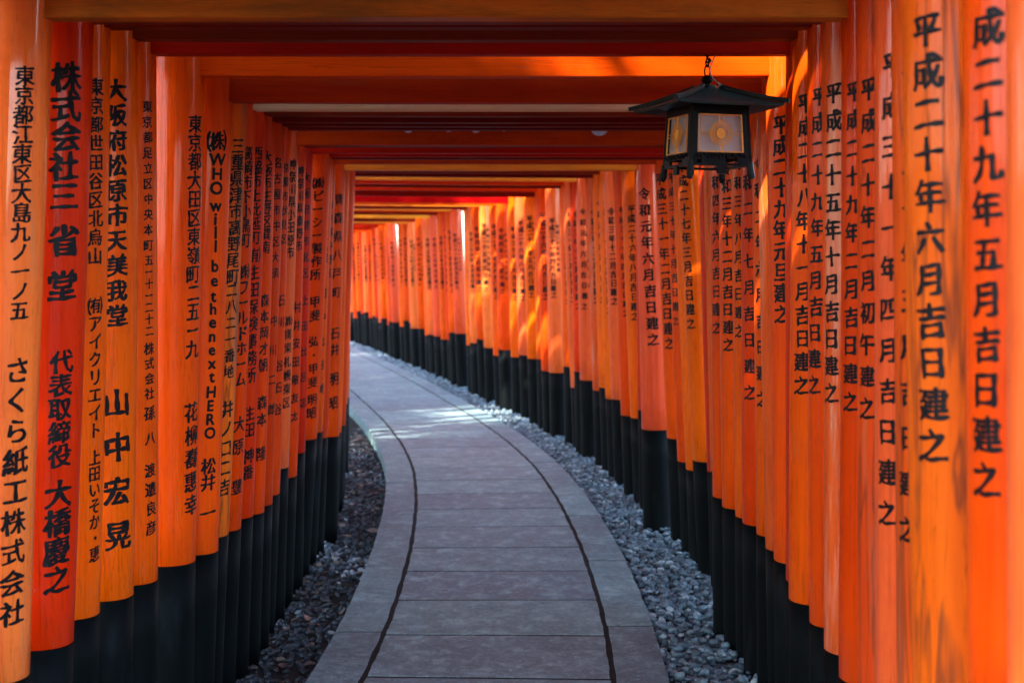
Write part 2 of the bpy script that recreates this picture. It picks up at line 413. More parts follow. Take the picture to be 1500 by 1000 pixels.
# ------------------------------------------------------------------ lettering: brush-like glyphs bent round the posts
ERA = ['令和元年六月吉日建之', '令和二年七月吉日建之', '令和三年十二月吉日建之', '平成二十八年五月吉日建之', '平成三十年三月吉日建之',
       '令和二年十月吉日建之', '平成二十六年八月吉日建之', '令和四年二月初午建之', '平成三十一年四月吉日建之', '平成二十五年元旦建之']
GL_CACHE = {}
def build_glyphs(chars, heavy):
    obs = {}
    for c in sorted(chars):
        cu = bpy.data.curves.new('glyph', 'FONT'); cu.body = c; cu.size = 1; cu.resolution_u = 3
        cu.align_x = 'LEFT'; cu.fill_mode = 'FRONT'
        o = bpy.data.objects.new('glyph', cu); col.objects.link(o); obs[c] = o
    dg = bpy.context.evaluated_depsgraph_get(); dg.update()
    for c, o in obs.items():
        me = bpy.data.meshes.new_from_object(o.evaluated_get(dg)); bm = bmesh.new(); bm.from_mesh(me); bpy.data.meshes.remove(me)
        cu = o.data; bpy.data.objects.remove(o); bpy.data.curves.remove(cu)
        bmesh.ops.remove_doubles(bm, verts=bm.verts, dist=1e-5)
        if not bm.verts: print('NO GLYPH', c); continue
        latin = ord(c) < 128
        xs = [v.co.x for v in bm.verts]; ys = [v.co.y for v in bm.verts]
        if latin: x0 = (min(xs) + max(xs)) / 2; y0 = .36
        else: x0 = .5; y0 = .38
        if not latin and (max(xs) - min(xs)) < .99: x0 = (min(xs) + max(xs)) / 2 if c in '・' else .5
        for v in bm.verts: v.co.x -= x0; v.co.y -= y0; v.co.z = 0
        for ax_ in (0, 1):
            for k in range(-4, 5):
                g = bm.verts[:] + bm.edges[:] + bm.faces[:]
                bmesh.ops.bisect_plane(bm, geom=g, plane_co=(k * .118 + .013, k * .118 + .009, 0), plane_no=(1 - ax_, ax_, 0), dist=1e-6)
        # swell the outline unevenly, as a loaded brush does
        mv = {}
        for e in bm.edges:
            if len(e.link_faces) == 1:
                a, b = e.verts; d = (b.co - a.co); n = Vector((d.y, -d.x, 0))
                if n.length < 1e-9: continue
                n.normalize()
                fc = e.link_faces[0].calc_center_median()
                if (fc - a.co).dot(n) > 0: n = -n
                for v in (a, b): mv.setdefault(v, []).append(n * max(d.length, .004))
        oc = ord(c)
        for v, ns in mv.items():
            n = sum(ns, Vector((0, 0, 0)))
            if n.length < 1e-9: continue
            n.normalize(); x, y = v.co.x, v.co.y
            w1 = .5 + .5 * math.sin(11 * y + 3 * x + oc); w2 = .5 + .5 * math.sin(12 * x - 4 * y + oc * 1.7)
            ax, ay = (.040, .036) if latin else (.026 + .036 * w1, .008 + .032 * w2) if heavy else (.019 + .030 * w1, .004 + .028 * w2)
            v.co.x += n.x * ax + .004 * math.sin(57 * y + 31 * x); v.co.y += n.y * ay + .004 * math.sin(53 * x - 37 * y)
            if not latin and n.x > .8: v.co.y -= .014
            if not latin and n.y > .8 and x > .12: v.co.y += .010
        if not latin:
            for v in bm.verts:
                x, y = v.co.x, v.co.y
                v.co.y += .11 * x - .05 * abs(x) * x + .012 * math.sin(6 * x + ord(c)); v.co.x += -.03 * y
        bmesh.ops.triangulate(bm, faces=bm.faces)
        bm.verts.index_update()
        V = np.array([v.co[:2] for v in bm.verts]); F = []
        for f in bm.faces:
            f.normal_update(); ids = [v.index for v in f.verts]
            F.append(ids if f.normal.z > 0 else ids[::-1])
        GL_CACHE[c, heavy] = (V, np.array(F)); bm.free()

# ------------------------------------------------------------------ trees added beside the passage to shade it from the sun
SHADE_TREE_BARK = simple('shade_tree_bark', (.075, .052, .038), .9, 0, 12, .4, .8)
FOL = pebble_mat('shade_tree_foliage', [(0, (.025, .045, .012)), (.5, (.045, .080, .020)), (1, (.085, .12, .035))])
def shade_tree_meshes(seed, hgt, spread, nleaf):
    rg = np.random.default_rng(seed); rd = random.Random(seed)
    tr = tube_bm([(0, 0, -.4), (.05, .02, hgt * .15), (-.06, .08, hgt * .45), (.08, 0, hgt * .75), (.02, .03, hgt * .97)], [.24, .18, .14, .08, .03], 12)
    tips = []
    for i in range(16):
        h = hgt * (.42 + .5 * i / 16); a = i * 2.4 + rd.uniform(-.3, .3); L = spread * (1.05 - .6 * abs(h / hgt - .6) * 1.6) * rd.uniform(.7, 1)
        p = [(0, 0, h), (math.cos(a) * L * .5, math.sin(a) * L * .5, h + L * .14), (math.cos(a) * L, math.sin(a) * L, h + L * .22)]
        bm_join(tr, tube_bm(p, [.06, .035, .012], 6))
        for t in (.45, .7, .9, 1.05):
            tips.append(np.array([math.cos(a) * L * t, math.sin(a) * L * t, h + L * .2 * t]) + rg.normal(0, .18, 3))
    tm = bpy.data.meshes.new('trunk'); tr.to_mesh(tm); tr.free()
    tips = np.array(tips); idx = rg.integers(0, len(tips), nleaf)
    c = tips[idx] + rg.normal(0, .34, (nleaf, 3)) * np.array([1, 1, .62])
    u = rg.normal(0, 1, (nleaf, 3)); u /= np.linalg.norm(u, axis=1)[:, None]; v = np.cross(u, rg.normal(0, 1, (nleaf, 3))); v /= np.linalg.norm(v, axis=1)[:, None]
    L = rg.uniform(.05, .10, nleaf)[:, None]
    V = np.stack([c - u * L, c + v * L * .45, c + u * L, c - v * L * .45], 1).reshape(-1, 3)
    b = np.arange(nleaf)[:, None] * 4; F = np.concatenate([b + [0, 1, 2], b + [0, 2, 3]])
    cm = np_mesh('shade_tree_crown', V, F); at = cm.attributes.new('tone', 'FLOAT', 'POINT'); at.data.foreach_set('value', np.repeat(np.clip(rg.normal(.5, .25, nleaf), 0, 1), 4).astype(np.float32))
    return tm, cm
TM = [shade_tree_meshes(3, 9.5, 2.9, 26000), shade_tree_meshes(8, 11.5, 3.2, 30000)]
SHADE_TREES = [(-6.4, -1.5, 1), (-5.0, 2.2, 0), (-7.4, 5.0, 1), (-4.6, -5.2, 0), (-9.5, 1.0, 1), (-10.5, 7.5, 0), (-11.5, 13.0, 1), (-8.8, -6.5, 0), (-6.6, -9.5, 1), (-7.6, 15.5, 1), (-9.8, 11.0, 1), (-3.8, -2.2, 0), (-4.4, 6.4, 0), (-5.2, 4.0, 1), (-5.0, -8.5, 0), (-12.5, 4.5, 1), (-6.4, 12.6, 0), (-7.9, 21.0, 1), (4.6, 19.5, 1),
         (5.2, 4.5, 1), (4.8, 11.5, 0), (6.0, -3.0, 0), (8.5, 8.0, 1)]
TL = ['left of the passage', 'right of the passage']
for ti, (tx, ty, tk) in enumerate(SHADE_TREES):
    o = empty('tree', (tx, ty, GL)); o.rotation_euler.z = ti * 1.7; k_ = .9 + .04 * (ti % 5); o.scale = (k_, k_, k_)
    tag(o, 'leafy green shade tree added outside the gates %s' % TL[tx > 0], 'tree', 'shade trees added outside the gates ' + TL[tx > 0])
    link_mesh('trunk', TM[tk][0], SHADE_TREE_BARK, o); link_mesh('shade_tree_crown', TM[tk][1], FOL, o)

# ------------------------------------------------------------------ torii gates
SEG = 40
class Post:
    """a round leaning post: axis from base (x,y) at z=0 to top offset, radius r0 at foot, r1 at top"""
    def __init__(s, x, y, lean, r0, r1, zb, H):
        s.x, s.y, s.lean, s.r0, s.r1, s.zb, s.H = x, y, lean, r0, r1, zb, H     # zb: top of the black foot
        s.ph = random.uniform(0, 6.28); s.heavy = True
    def r(s, z): return s.r0 + (s.r1 - s.r0) * max(0, z) / s.H
    def c(s, z): return Vector((s.x + s.lean * z + .0025 * math.sin(s.ph + 2.1 * z), s.y, z))
    def mesh(s, z0, z1, cap, seg=SEG):
        n = max(2, int((z1 - z0) / .14)); V = []; F = []
        rr = lambda z: s.r(z)
        zs = [z0] + [z0 + (z1 - z0) * i / n for i in range(n + 1)]; zs = zs[1:]
        rows = [(z, rr(z) + .0006 * math.sin(3.3 * z + s.ph)) for z in zs]
        if cap < 0: rows = [(z0, rr(z0) - .003), (z0 + .002, rr(z0) - .0006)] + rows[1:]
        for z, r in rows:
            c = s.c(z) - Vector((s.x, s.y, 0))
            for k in range(seg):
                a = 2 * math.pi * k / seg; q = r * (1 + .004 * math.sin(2 * a + s.ph))
                V.append((c.x + q * math.cos(a), c.y + q * math.sin(a), z))
        m = len(rows)
        for i in range(m - 1):
            for k in range(seg):
                a, b = i * seg + k, i * seg + (k + 1) % seg; F += [(a, b, b + seg), (a, b + seg, a + seg)]
        for i, flip in ((0, True), (m - 1, False)):
            V.append((sum(v[0] for v in V[i * seg:(i + 1) * seg]) / seg, sum(v[1] for v in V[i * seg:(i + 1) * seg]) / seg, rows[i][0])); c = len(V) - 1
            for k in range(seg):
                a, b = i * seg + k, i * seg + (k + 1) % seg; F.append((b, a, c) if flip else (a, b, c))
        me = np_mesh('pillar', np.array(V), np.array(F), smooth=True)
        fl = np.ones(len(F), bool); fl[-2 * seg:] = False; me.polygons.foreach_set('use_smooth', fl)
        return me

def letter_mesh(post, items, name='inscription'):
    """items: (char, angle, height, size) ; angle measured from -Y towards +X"""
    VV, FF, k = [], [], 0
    for ch, ang, h, size, *sq in items:
        sq = sq[0] if sq else 1
        key = (ch, post.heavy)
        if key not in GL_CACHE: continue
        V, F = GL_CACHE[key]
        jx = random.uniform(-.03, .03) * size; js = random.uniform(.95, 1.04) * sq; sh = random.uniform(-.04, .04)
        z = h + V[:, 1] * size * js
        r = np.array([post.r(t) for t in z]) + .0012
        a = ang + ((V[:, 0] + V[:, 1] * sh) * size * js + jx) / r
        cxs = np.array([post.c(t).x - post.x for t in z])
        VV.append(np.stack([cxs + r * np.sin(a), -r * np.cos(a), z], 1)); FF.append(F + k); k += len(V)
    if not VV: return None
    return np_mesh(name, np.concatenate(VV), np.concatenate(FF))

def column_items(post, y, xt, xb, segs):
    """segs: (text, [pixel y of first, last] , size px). The writing runs down the post where the photograph has it."""
    out = []
    for text, y0, y1, size in segs:
        n = len(text)
        for i, ch in enumerate(text):
            if ch == ' ': continue
            py = y0 if n == 1 else y0 + (y1 - y0) * i / (n - 1)
            px = xt[0] + (xb[0] - xt[0]) * (py - xt[1]) / (xb[1] - xt[1])
            w = px_world(px, py, y - post.r0 * .9)
            c = post.c(w.z); r = post.r(w.z)
            sight = math.atan2(w.x, y)
            s = max(-.97, min(.97, ((px - CX) / FPX - (c.x / c.y)) * c.y * math.cos(sight) / r))
            ang = math.asin(s) - sight
            pitch = 99 if n == 1 else (y1 - y0) / (n - 1)
            S_ = size * 1.18 * y / FPX
            out.append((ch, ang, w.z, S_, min(1, pitch * 1.04 / (size * 1.18)) if ord(ch) > 127 else 1))
    return out

GATE_GROUP = 'vermilion torii gates lined up over the path'
def gate(y, L, Rt, beamz, pc, bc, label, textL=None, textR=None, yaw=0.0, far=False, beam_h=.15, cap=True, strut=True):
    """L, Rt: Post for each side; the two posts, tie beam and lintels hang on one empty between their feet"""
    mid = Vector(((L.x + Rt.x) / 2, (L.y + Rt.y) / 2, GL))
    root = empty('torii_gate', mid); tag(root, label, 'torii gate', GATE_GROUP)
    H = L.H
    up = Vector((0, 0, 1))
    for post, col_, tx in ((L, pc[0], textL), (Rt, pc[1], textR)):
        me = post.mesh(post.zb, H, -1, 24 if far else SEG)
        po = link_mesh('pillar', me, P[col_], root, Vector((post.x, post.y, 0)) - mid)
        link_mesh('pillar_base', post.mesh(GL - .03, post.zb - .0005, 1, 24 if far else SEG), BLACK, po)
        if tx:
            lm = letter_mesh(post, tx)
            if lm: link_mesh('inscription', lm, INK, po)
        # wooden wedge where the tie beam passes the post
    a = L.c(beamz); b = Rt.c(beamz); d = (b - a).normalized()
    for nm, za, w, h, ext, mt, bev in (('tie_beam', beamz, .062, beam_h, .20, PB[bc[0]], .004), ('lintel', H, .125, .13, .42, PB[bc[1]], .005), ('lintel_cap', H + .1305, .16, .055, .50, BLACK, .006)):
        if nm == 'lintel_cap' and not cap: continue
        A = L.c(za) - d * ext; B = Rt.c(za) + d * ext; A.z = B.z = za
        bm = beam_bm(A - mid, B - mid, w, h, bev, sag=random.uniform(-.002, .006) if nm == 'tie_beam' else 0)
        if nm != 'tie_beam':      # ends sweep up a little
            hl = (B - A).length / 2
            for v in bm.verts: t = abs((v.co + mid - (A + B) / 2).dot(d)) / hl; v.co.z += .05 * max(0, t - .6) ** 2 * 6
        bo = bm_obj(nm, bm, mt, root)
    st = beam_bm((A + B) / 2 * 1.0 - mid - d * .05 + up * 0, (A + B) / 2 - mid + d * .05, .045, 1, .003)
    z0 = beamz + beam_h - .002 - mid.z; z1 = H + .001 - mid.z
    zc = [v.co.z for v in st.verts]; lo, hi = min(zc), max(zc)
    for v in st.verts: v.co.z = z0 + (v.co.z - lo) / (hi - lo) * (z1 - z0)
    if strut: bm_obj('centre_strut', st, PB[bc[1]], root)
    else: st.free()
    for po_ in (L, Rt):
        for sgn in (-1, 1):
            c = po_.c(beamz + beam_h) - mid; rr = po_.r(beamz)
            q = box_bm(-.03, .03, -.022, .022, -.012, .03, .003)
            for v in q.verts:
                v.co.z *= 1 - .25 * (v.co.x * sgn) / .03 * .3
            bmesh.ops.rotate(q, verts=q.verts, cent=(0, 0, 0), matrix=Matrix.Rotation(math.atan2(d.y, d.x), 3, 'Z'))
            bmesh.ops.translate(q, verts=q.verts, vec=c + d * sgn * (rr + .012) + up * .012)
            bm_obj('wedge', q, PB[bc[1]], root)
    return root, mid

def post_from_px(y, e_top, e_bot, side, r0, r1, H):
    """side -1: left-hand post (its inner edge is its right outline); +1: right-hand post"""
    xt, yt = e_top; xb, yb = e_bot
    wt = px_world(xt, yt, y); wb = px_world(xb, yb, y)
    zt, zb = wt.z, wb.z
    # outline tangent to centre axis
    def centre(w, r):
        a = math.atan2(w.x, y); return w.x + side * r / math.cos(a)
    f = lambda z: r0 + (r1 - r0) * max(0, z) / H
    ct, cb = centre(wt, f(zt)), centre(wb, f(zb))
    lean = (ct - cb) / (zt - zb)
    return Post(cb - lean * zb, y, lean, r0, r1, zb, H)

# y, left inner edge (top px, bottom px), right inner edge, beam bottom px y, radii, colours, text
N = None
G = [
 dict(y=1.80, R=((1470, 0), (1476, 1000)), zb=.5, beam=2.12, r=(.085, .080), pc='dp', bc='od', tR=N,
      L='nearest torii gate, only a plain orange pillar edge showing at the right border'),
 dict(y=2.05, R=((1408, 0), (1421, 1000)), zb=.5, beam=2.14, r=(.085, .086), pc='oo', bc='od', xR=((1438, 35), (1447, 710)),
      tR=[('平', -32, -32, 44), ('成二十九年五月吉日建之', 35, 708, 47)], L='near torii gate whose clean orange right pillar is dated 平成二十九年五月'),
 dict(y=2.30, R=((1322, 0), (1338, 1000)), zb=.5, beam=2.10, r=(.085, .088), pc='ok', bc='od', xR=((1350, 40), (1369, 660)),
      tR=[('平成二十年六月吉日建之', 40, 655, 44)], L='torii gate with dark cracked grain on its wide right pillar dated 平成二十年六月'),
 dict(y=2.55, R=((1304, 0), (1312, 1000)), zb=.5, beam=2.13, r=(.082, .076), pc='rw', bc='rd', xR=((1333, 60), (1334, 780)),
      tR=[('平成二十年五月吉日建之', 100, 780, 34)], L='torii gate with a narrow worn sliver of right pillar left of the cracked one'),
 dict(y=2.80, R=((1278, 0), (1283, 1000)), zb=.5, beam=2.11, r=(.082, .080), pc='op', bc='ro', xR=((1302, 90), (1302, 755)),
      tR=[('平成三十一年四月吉日建之', 92, 755, 33)], L='torii gate with bright orange right pillar dated 平成三十一年四月, writing partly cut off'),
 dict(y=3.06, R=((1252, 0), (1258, 1000)), zb=.5, beam=2.12, r=(.080, .078), pc='ow', bc='rd', xR=((1269, 125), (1271, 600)),
      tR=[('平成二十年二月初午建之', 128, 600, 29)], L='torii gate with weathered pinkish right pillar dated 平成二十年二月初午'),
 dict(y=3.33, Lf=((77, 10), (45, 990)), R=((1231, 30), (1229, 993)), by=27, r=(.085, .080), pc='pr', bc='wd',
      xL=((42, 115), (10, 900)), tL=[('東京都江東区大島九ノ一ノ五', 110, 455, 28), ('さくら紙工株式会社', 543, 900, 34)],
      xR=((1247, 130), (1246, 590)), tR=[('平成二十九年二月吉日建之', 132, 590, 26)],
      L='torii gate under the weathered brown beam, leftmost yellowish pillar beginning 東京都江東区'),
 dict(y=3.60, Lf=((137, 28), (110, 941)), R=((1203, 32), (1206, 951)), by=30, r=(.083, .078), pc='rs', bc='mm',
      xL=((104, 112), (77, 855)), tL=[('株式会社三', 112, 287, 39), ('省堂', 352, 418, 40), ('代表取締役', 530, 668, 34), ('大橋慶之', 724, 850, 38)],
      xR=((1217, 135), (1218, 577)), tR=[('平成二十五年十月吉日建之', 135, 577, 27)],
      L='torii gate with red left pillar reading 株式会社三省堂 and scratched right pillar'),
 dict(y=3.87, Lf=((163, 40), (147, 899)), R=((1184, 50), (1184, 912)), by=40, r=(.078, .078), pc='or', bc='mm',
      xL=((146, 124), (133, 825)), tL=[('東京都世田谷区北烏山', 126, 375, 22), ('㈲アイクリエイト', 448, 632, 22), ('上田いそか・恵', 672, 815, 22)],
      xR=((1197, 140), (1193, 565)), tR=[('平成二十九年五月吉日建之', 140, 565, 25)],
      L='torii gate whose narrow left pillar starts 東京都世田谷区 in small characters'),
 dict(y=4.12, dH=-.03, Lf=((203, 42), (197, 872)), R=((1160, 66), (1156, 878)), by=56, r=(.080, .080), pc='dd', bc='mm',
      xL=((175, 132), (169, 785)), tL=[('大阪府松原市天美我堂', 132, 462, 28), ('山中宏晃', 590, 785, 38)],
      xR=((1177, 150), (1175, 565)), tR=[('平成二十八年十一月吉日建之', 150, 565, 25)],
      L='torii gate whose left pillar begins 大阪府松原市, fourth pillar from the left border'),
 dict(y=4.37, dH=.20, bare=1, Lf=((230, 58), (231, 850)), R=((1152, 80), (1150, 850)), by=79, r=(.075, .070), pc='dr', bc='rm',
      xL=((220, 155), (217, 775)), tL=[('東京都足立区中央本町', 155, 359, 15), ('五ー十ー二十二', 381, 485, 14), ('株式会社', 511, 577, 16), ('孫', 606, 606, 18), ('八', 643, 643, 18), ('渡邉良彦', 690, 775, 19)],
      L='torii gate carrying the lantern, its slim left pillar written in small characters'),
 dict(y=4.66, dH=-.05, Lf=((299, 80), (288, 822)), R=((1122, 78), (1132, 820)), by=110, r=(.088, .084), pc='oo', bc='do',
      xL=((290, 180), (277, 740)), tL=[('東京都大田区東嶺町二五ー九', 180, 512, 24), ('花柳壽惠幸', 605, 742, 26)],
      xR=((1141, 182), (1145, 462)), tR=[('平成二十九年元旦建之', 182, 460, 25)],
      L='torii gate with the widest glossy left pillar, its beam behind the lantern hook'),
 dict(y=4.86, Lf=((343, 112), (319, 807)), R=((1110, 140), (1121, 803)), by=148, r=(.078, .072), pc='os', bc='bm',
      xL=((322, 206), (301, 755)), tL=[('㈱', 206, 206, 28), ('WHO', 233, 275, 21), ('will', 300, 360, 21), ('be', 389, 410, 20), ('the', 433, 471, 20), ('next', 492, 551, 20), ('HERO', 574, 634, 20), ('松井', 683, 707, 22), ('一', 752, 752, 24)],
      L='torii gate whose left pillar carries Latin letters WHO will be the next HERO'),
 dict(y=5.06, dH=.25, Lf=((362, 142), (336, 783)), R=((1100, 145), (1107, 782)), by=150, r=(.075, .072), pc='wd', bc='mm',
      xL=((352, 213), (325, 720)), tL=[('三重県津市高野尾町', 213, 405, 22), ('二八二一番地', 425, 545, 18), ('井ノ口二吉', 600, 715, 22)],
      xR=((1112, 270), (1117, 585)), tR=[('令和二年六月吉日建之', 240, 585, 20)],
      L='torii gate with brown weathered upper left pillar starting 三重県津市'),
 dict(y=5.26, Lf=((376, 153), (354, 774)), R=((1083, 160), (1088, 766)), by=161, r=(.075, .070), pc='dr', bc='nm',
      xL=((365, 224), (345, 715)), tL=[('高崎市下小鳥町', 224, 352, 20), ('㈱ワールドホーム', 398, 556, 20), ('大原', 622, 655, 21), ('豊', 714, 714, 21)],
      xR=((1095, 262), (1099, 575)), tR=[('令和二年七月吉日建之', 228, 575, 20)],
      L='torii gate whose left pillar starts 高崎市 above ワールドホーム'),
 dict(y=5.46, Lf=((391, 165), (372, 756)), R=((1071, 165), (1076, 756)), by=168, r=(.072, .070), pc='dd', bc='mm',
      xL=((379, 222), (361, 690)), tL=[('西脇市上比延町', 224, 348, 18), ('㈲生田保険事務所', 374, 550, 20), ('生田', 606, 630, 20), ('神番', 668, 692, 20)],
      xR=((1081, 262), (1083, 485)), tR=[('令和三年八月吉日建之', 240, 485, 17)],
      L='torii gate whose left pillar starts 西脇市, right pillar dated 令和三年八月'),
 dict(y=5.66, Lf=((404, 172), (388, 750)), R=((1052, 170), (1058, 742)), by=178, r=(.072, .074), pc='oo', bc='mm',
      xL=((394, 228), (380, 700)), tL=[('大阪市生野区巽南', 230, 362, 17), ('森本岡才朝', 440, 535, 17), ('森本 隆', 590, 665, 18)],
      xR=((1063, 268), (1067, 505)), tR=[('令和三年十二月吉日建之', 246, 505, 18)],
      L='torii gate whose right pillar is dated 令和三年十二月, left one thin beside it'),
 dict(y=5.86, Lf=((417, 184), (400, 738)), R=((1040, 180), (1043, 727)), by=184, r=(.070, .074), pc='rd', bc='mm',
      xL=((409, 235), (395, 640)), tL=[('名古屋市中区大須', 238, 400, 14), ('中川二郎', 470, 600, 15)],
      xR=((1048, 268), (1050, 480)), tR=[('令和四年六月吉日建之', 240, 480, 17)],
      L='torii gate whose right pillar is dated 令和四年六月, nearest of the run beyond the lantern'),
 dict(y=6.10, Lf=((427, 188), (409, 723)), R=((1046, 180), (1048, 700)), by=190, r=(.070, .074), pc='od', bc='mr',
      xL=((421, 240), (404, 640)), tL=[('京都市伏見区', 245, 350, 13), ('石川 谷石谷', 440, 600, 15)],
      L='torii gate whose thin orange left pillar starts 京都市'),
 dict(y=6.38, Lf=((438, 190), (424, 684)), R=((1030, 190), (1040, 690)), by=212, r=(.072, .072), pc='ps', bc='rr',
      xL=((430, 240), (418, 600)), tL=[('神奈川県小田原市', 240, 370, 15), ('㈱青果札幌東区', 470, 590, 14)], discs=1,
      L='torii gate with pale chips hanging under its red beam'),
 dict(y=6.66, Lf=((449, 206), (435, 697)), R=((1022, 200), (1036, 690)), by=215, r=(.072, .072), pc='od', bc='mr',
      xL=((442, 250), (430, 620)), tL=[('神奈川県秦野市', 250, 360, 14), ('村井安田敬友太', 450, 610, 14)],
      L='torii gate whose left pillar begins 神奈川県 just behind the peeling one'),  # the one in front bears small pale half discs
 dict(y=6.96, Lf=((458, 216), (448, 662)), R=((990, 226), (1014, 674)), by=224, r=(.072, .082), pc='ro', bc='rm',
      xL=((451, 250), (443, 600)), tL=[('大阪府堺市北区', 260, 400, 13), ('上田比呂志', 440, 590, 13)],
      xR=((999, 262), (1012, 475)), tR=[('平成二十七年三月吉日建之', 244, 474, 15)],
      L='torii gate with broad orange right pillar dated 平成二十七年三月 below the lantern'),
 dict(y=7.26, Lf=((486, 229), (464, 642)), R=((985, 232), (1004, 687)), by=229, r=(.082, .075), pc='oo', bc='rm',
      xL=((468, 268), (456, 600)), tL=[('㈱ピーシー製作所', 268, 402, 15), ('甲斐', 442, 462, 15), ('弘・甲斐', 500, 560, 14), ('明昭', 585, 605, 15)],
      L='torii gate whose left pillar reads ピーシー製作所 in bold strokes'),
 dict(y=7.56, Lf=((489, 234), (472, 632)), R=((974, 232), (993, 675)), by=233, r=(.076, .074), pc='dd', bc='mr',
      xL=((479, 262), (468, 590)), tL=[('東京都豊島区高田', 264, 378, 13), ('田中比呂美', 430, 570, 13)],
      xR=((983, 262), (990, 490)), tR=[('平成三十年十月吉日建之', 260, 470, 12)],
      L='torii gate with a narrow deep orange left pillar starting 東京都豊島区'),
 dict(y=7.86, dH=.22, Lf=((492, 240), (480, 640)), R=((959, 236), (976, 641)), by=240, r=(.076, .074), pc='ro', bc='rd',
      xL=((486, 280), (476, 600)), tL=[('東京都中野区', 300, 400, 12)],
      xR=((967, 285), (980, 505)), tR=[('平成三十一年二月吉日建之', 262, 503, 16)],
      L='torii gate whose right pillar is dated 平成三十一年二月, just before the bend'),
 dict(y=8.20, Lf=((506, 250), (497, 638)), R=((931, 234), (939, 628)), by=249, r=(.078, .082), pc='dp', bc='gr',
      xL=((498, 290), (487, 600)), tL=[('青森県八戸町', 292, 428, 15), ('石井', 488, 512, 16), ('明昭', 555, 590, 17)],
      xR=((942, 284), (957, 497)), tR=[('令和元年六月吉日建之', 284, 497, 16)],
      L='last torii gate before the bend, pale right pillar dated 令和元年六月'),
]
chars = set(''.join(ERA))
for g in G:
    for k in ('tL', 'tR'):
        for s in (g.get(k) or []): chars |= set(s[0])
chars.discard(' ')
build_glyphs(chars, True); build_glyphs(chars, False)

prev = None
GATES = []
for g in G:
    y = g['y']; rl, rr = g['r']
    bz = g.get('beam') or px_world(600, g['by'], y - .031).z
    H = bz + .15 + .26 + random.uniform(-.02, .02) + g.get('dH', 0)
    Rp = post_from_px(y, g['R'][0], g['R'][1], 1, rr, rr * .93, H)
    if 'Lf' in g: Lp = post_from_px(y, g['Lf'][0], g['Lf'][1], -1, rl, rl * .93, H)
    else: Lp = Post(rx(y) - 2 * HALF - rl, y, .022, rl, rl * .93, .5, H)
    Lp.heavy = y in (3.60, 4.12)
    if 'zb' in g: Rp.zb = g['zb'] + random.uniform(-.03, .03)
    tL = column_items(Lp, y, g['xL'][0], g['xL'][1], g['tL']) if g.get('tL') else None
    tR = column_items(Rp, y, g['xR'][0], g['xR'][1], g['tR']) if g.get('tR') else None
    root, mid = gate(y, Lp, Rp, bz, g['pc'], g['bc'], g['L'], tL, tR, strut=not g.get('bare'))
    GATES.append((g, root, mid, Lp, Rp, bz))
    if g.get('discs'):  # small pale half discs along the beam face
        for pxx, wpx in ((598, 13), (637, 7), (657, 10), (697, 13), (716, 6), (738, 8), (878, 24), (432, 10)):
            p0 = px_world(pxx, 189.5, y - .034); hw = wpx / 2 * y / FPX
            bmc = bmesh.new(); vs = [bmc.verts.new((math.cos(math.pi * k / 7) * hw, 0, -math.sin(math.pi * k / 7) * hw * .8)) for k in range(8)]
            f = bmc.faces.new(vs); r_ = bmesh.ops.extrude_face_region(bmc, geom=[f])
            for v in r_['geom']:
                if isinstance(v, bmesh.types.BMVert): v.co.y += .002
            bmesh.ops.recalc_face_normals(bmc, faces=bmc.faces)
            p0.y = y - .0345
            bm_obj('pale_disc', bmc, PALE_DISC, root, p0 - mid)

# gates round the bend
z = 8.56; i = 0; words = ['', 'first', 'second', 'third', 'fourth', 'fifth', 'sixth', 'seventh', 'eighth', 'ninth', 'tenth']
cols = 'oodrodpooddoosodoodpodoo'
while z < 40:
    i += 1
    s = slope(z); n = Vector((1, -s, 0)).normalized()
    jit = random.uniform(-.03, .02)
    rl, rr = random.uniform(.072, .084), random.uniform(.072, .088)
    pr = Vector((rx(z), z, 0)) + n * (rr + jit); pl = Vector((rx(z), z, 0)) - n * (2 * HALF + rl + jit)
    ramp_h = .025 * min(1, (z - 8.5) / 2)
    bz = random.uniform(2.06, 2.14) + ramp_h * 3
    after_gap = (i % 4 == 1 and i > 1); before_gap = (i % 4 == 0)
    H = bz + .42 + (.22 if before_gap else 0)
    ln = random.uniform(.022, .044)
    Rp = Post(pr.x, pr.y, -ln, rr, rr * .93, random.uniform(.48, .66), H); Lp = Post(pl.x, pl.y, ln, rl, rl * .93, random.uniform(.44, .6), H)
    tR = None
    if z < 30:
        txt = random.choice(ERA); sz = random.uniform(.048, .066); top = random.uniform(1.86, 1.98); stp = (top - random.uniform(1.10, 1.2)) / len(txt)
        base = math.asin(max(-.9, min(.9, -.30))) - math.atan2(pr.x, pr.y)
        tR = [(ch, base + random.uniform(-.03, .03), top - stp * k, sz) for k, ch in enumerate(txt)]
        if random.random() < .55:
            sz2 = sz * .62; b2 = base + .62
            tR += [(ch, b2, top - .05 - stp * .8 * k, sz2) for k, ch in enumerate(random.choice(ERA)[:9])]
    c1, c2 = random.choice(cols), random.choice(cols)
    if after_gap: c1 = c2 = 'p'  # light from the gap put into the posts as a paler colour
    tone = {'o': 'orange', 'd': 'deep orange', 'r': 'dark red', 'p': 'pale', 's': 'scratched'}[c2]
    lab = ('torii gate %s beyond the 令和元年六月 gate, with %s right pillar' % ((words[i] if i <= 10 else '%dth' % i if i % 10 not in (1, 2, 3) or i in (11, 12, 13) else '%d%s' % (i, {1: 'st', 2: 'nd', 3: 'rd'}[i % 10])), tone))
    gate(z, Lp, Rp, bz, c1 + c2, ('gr' if after_gap else random.choice(('mm', 'rr', 'mr', 'dr', 'rm'))), lab, None, tR, far=True)
    z += (random.uniform(.255, .32) if z < 13 else random.uniform(.36, .44)) + (.20 if before_gap else 0)
print('gates', len(G) + i)

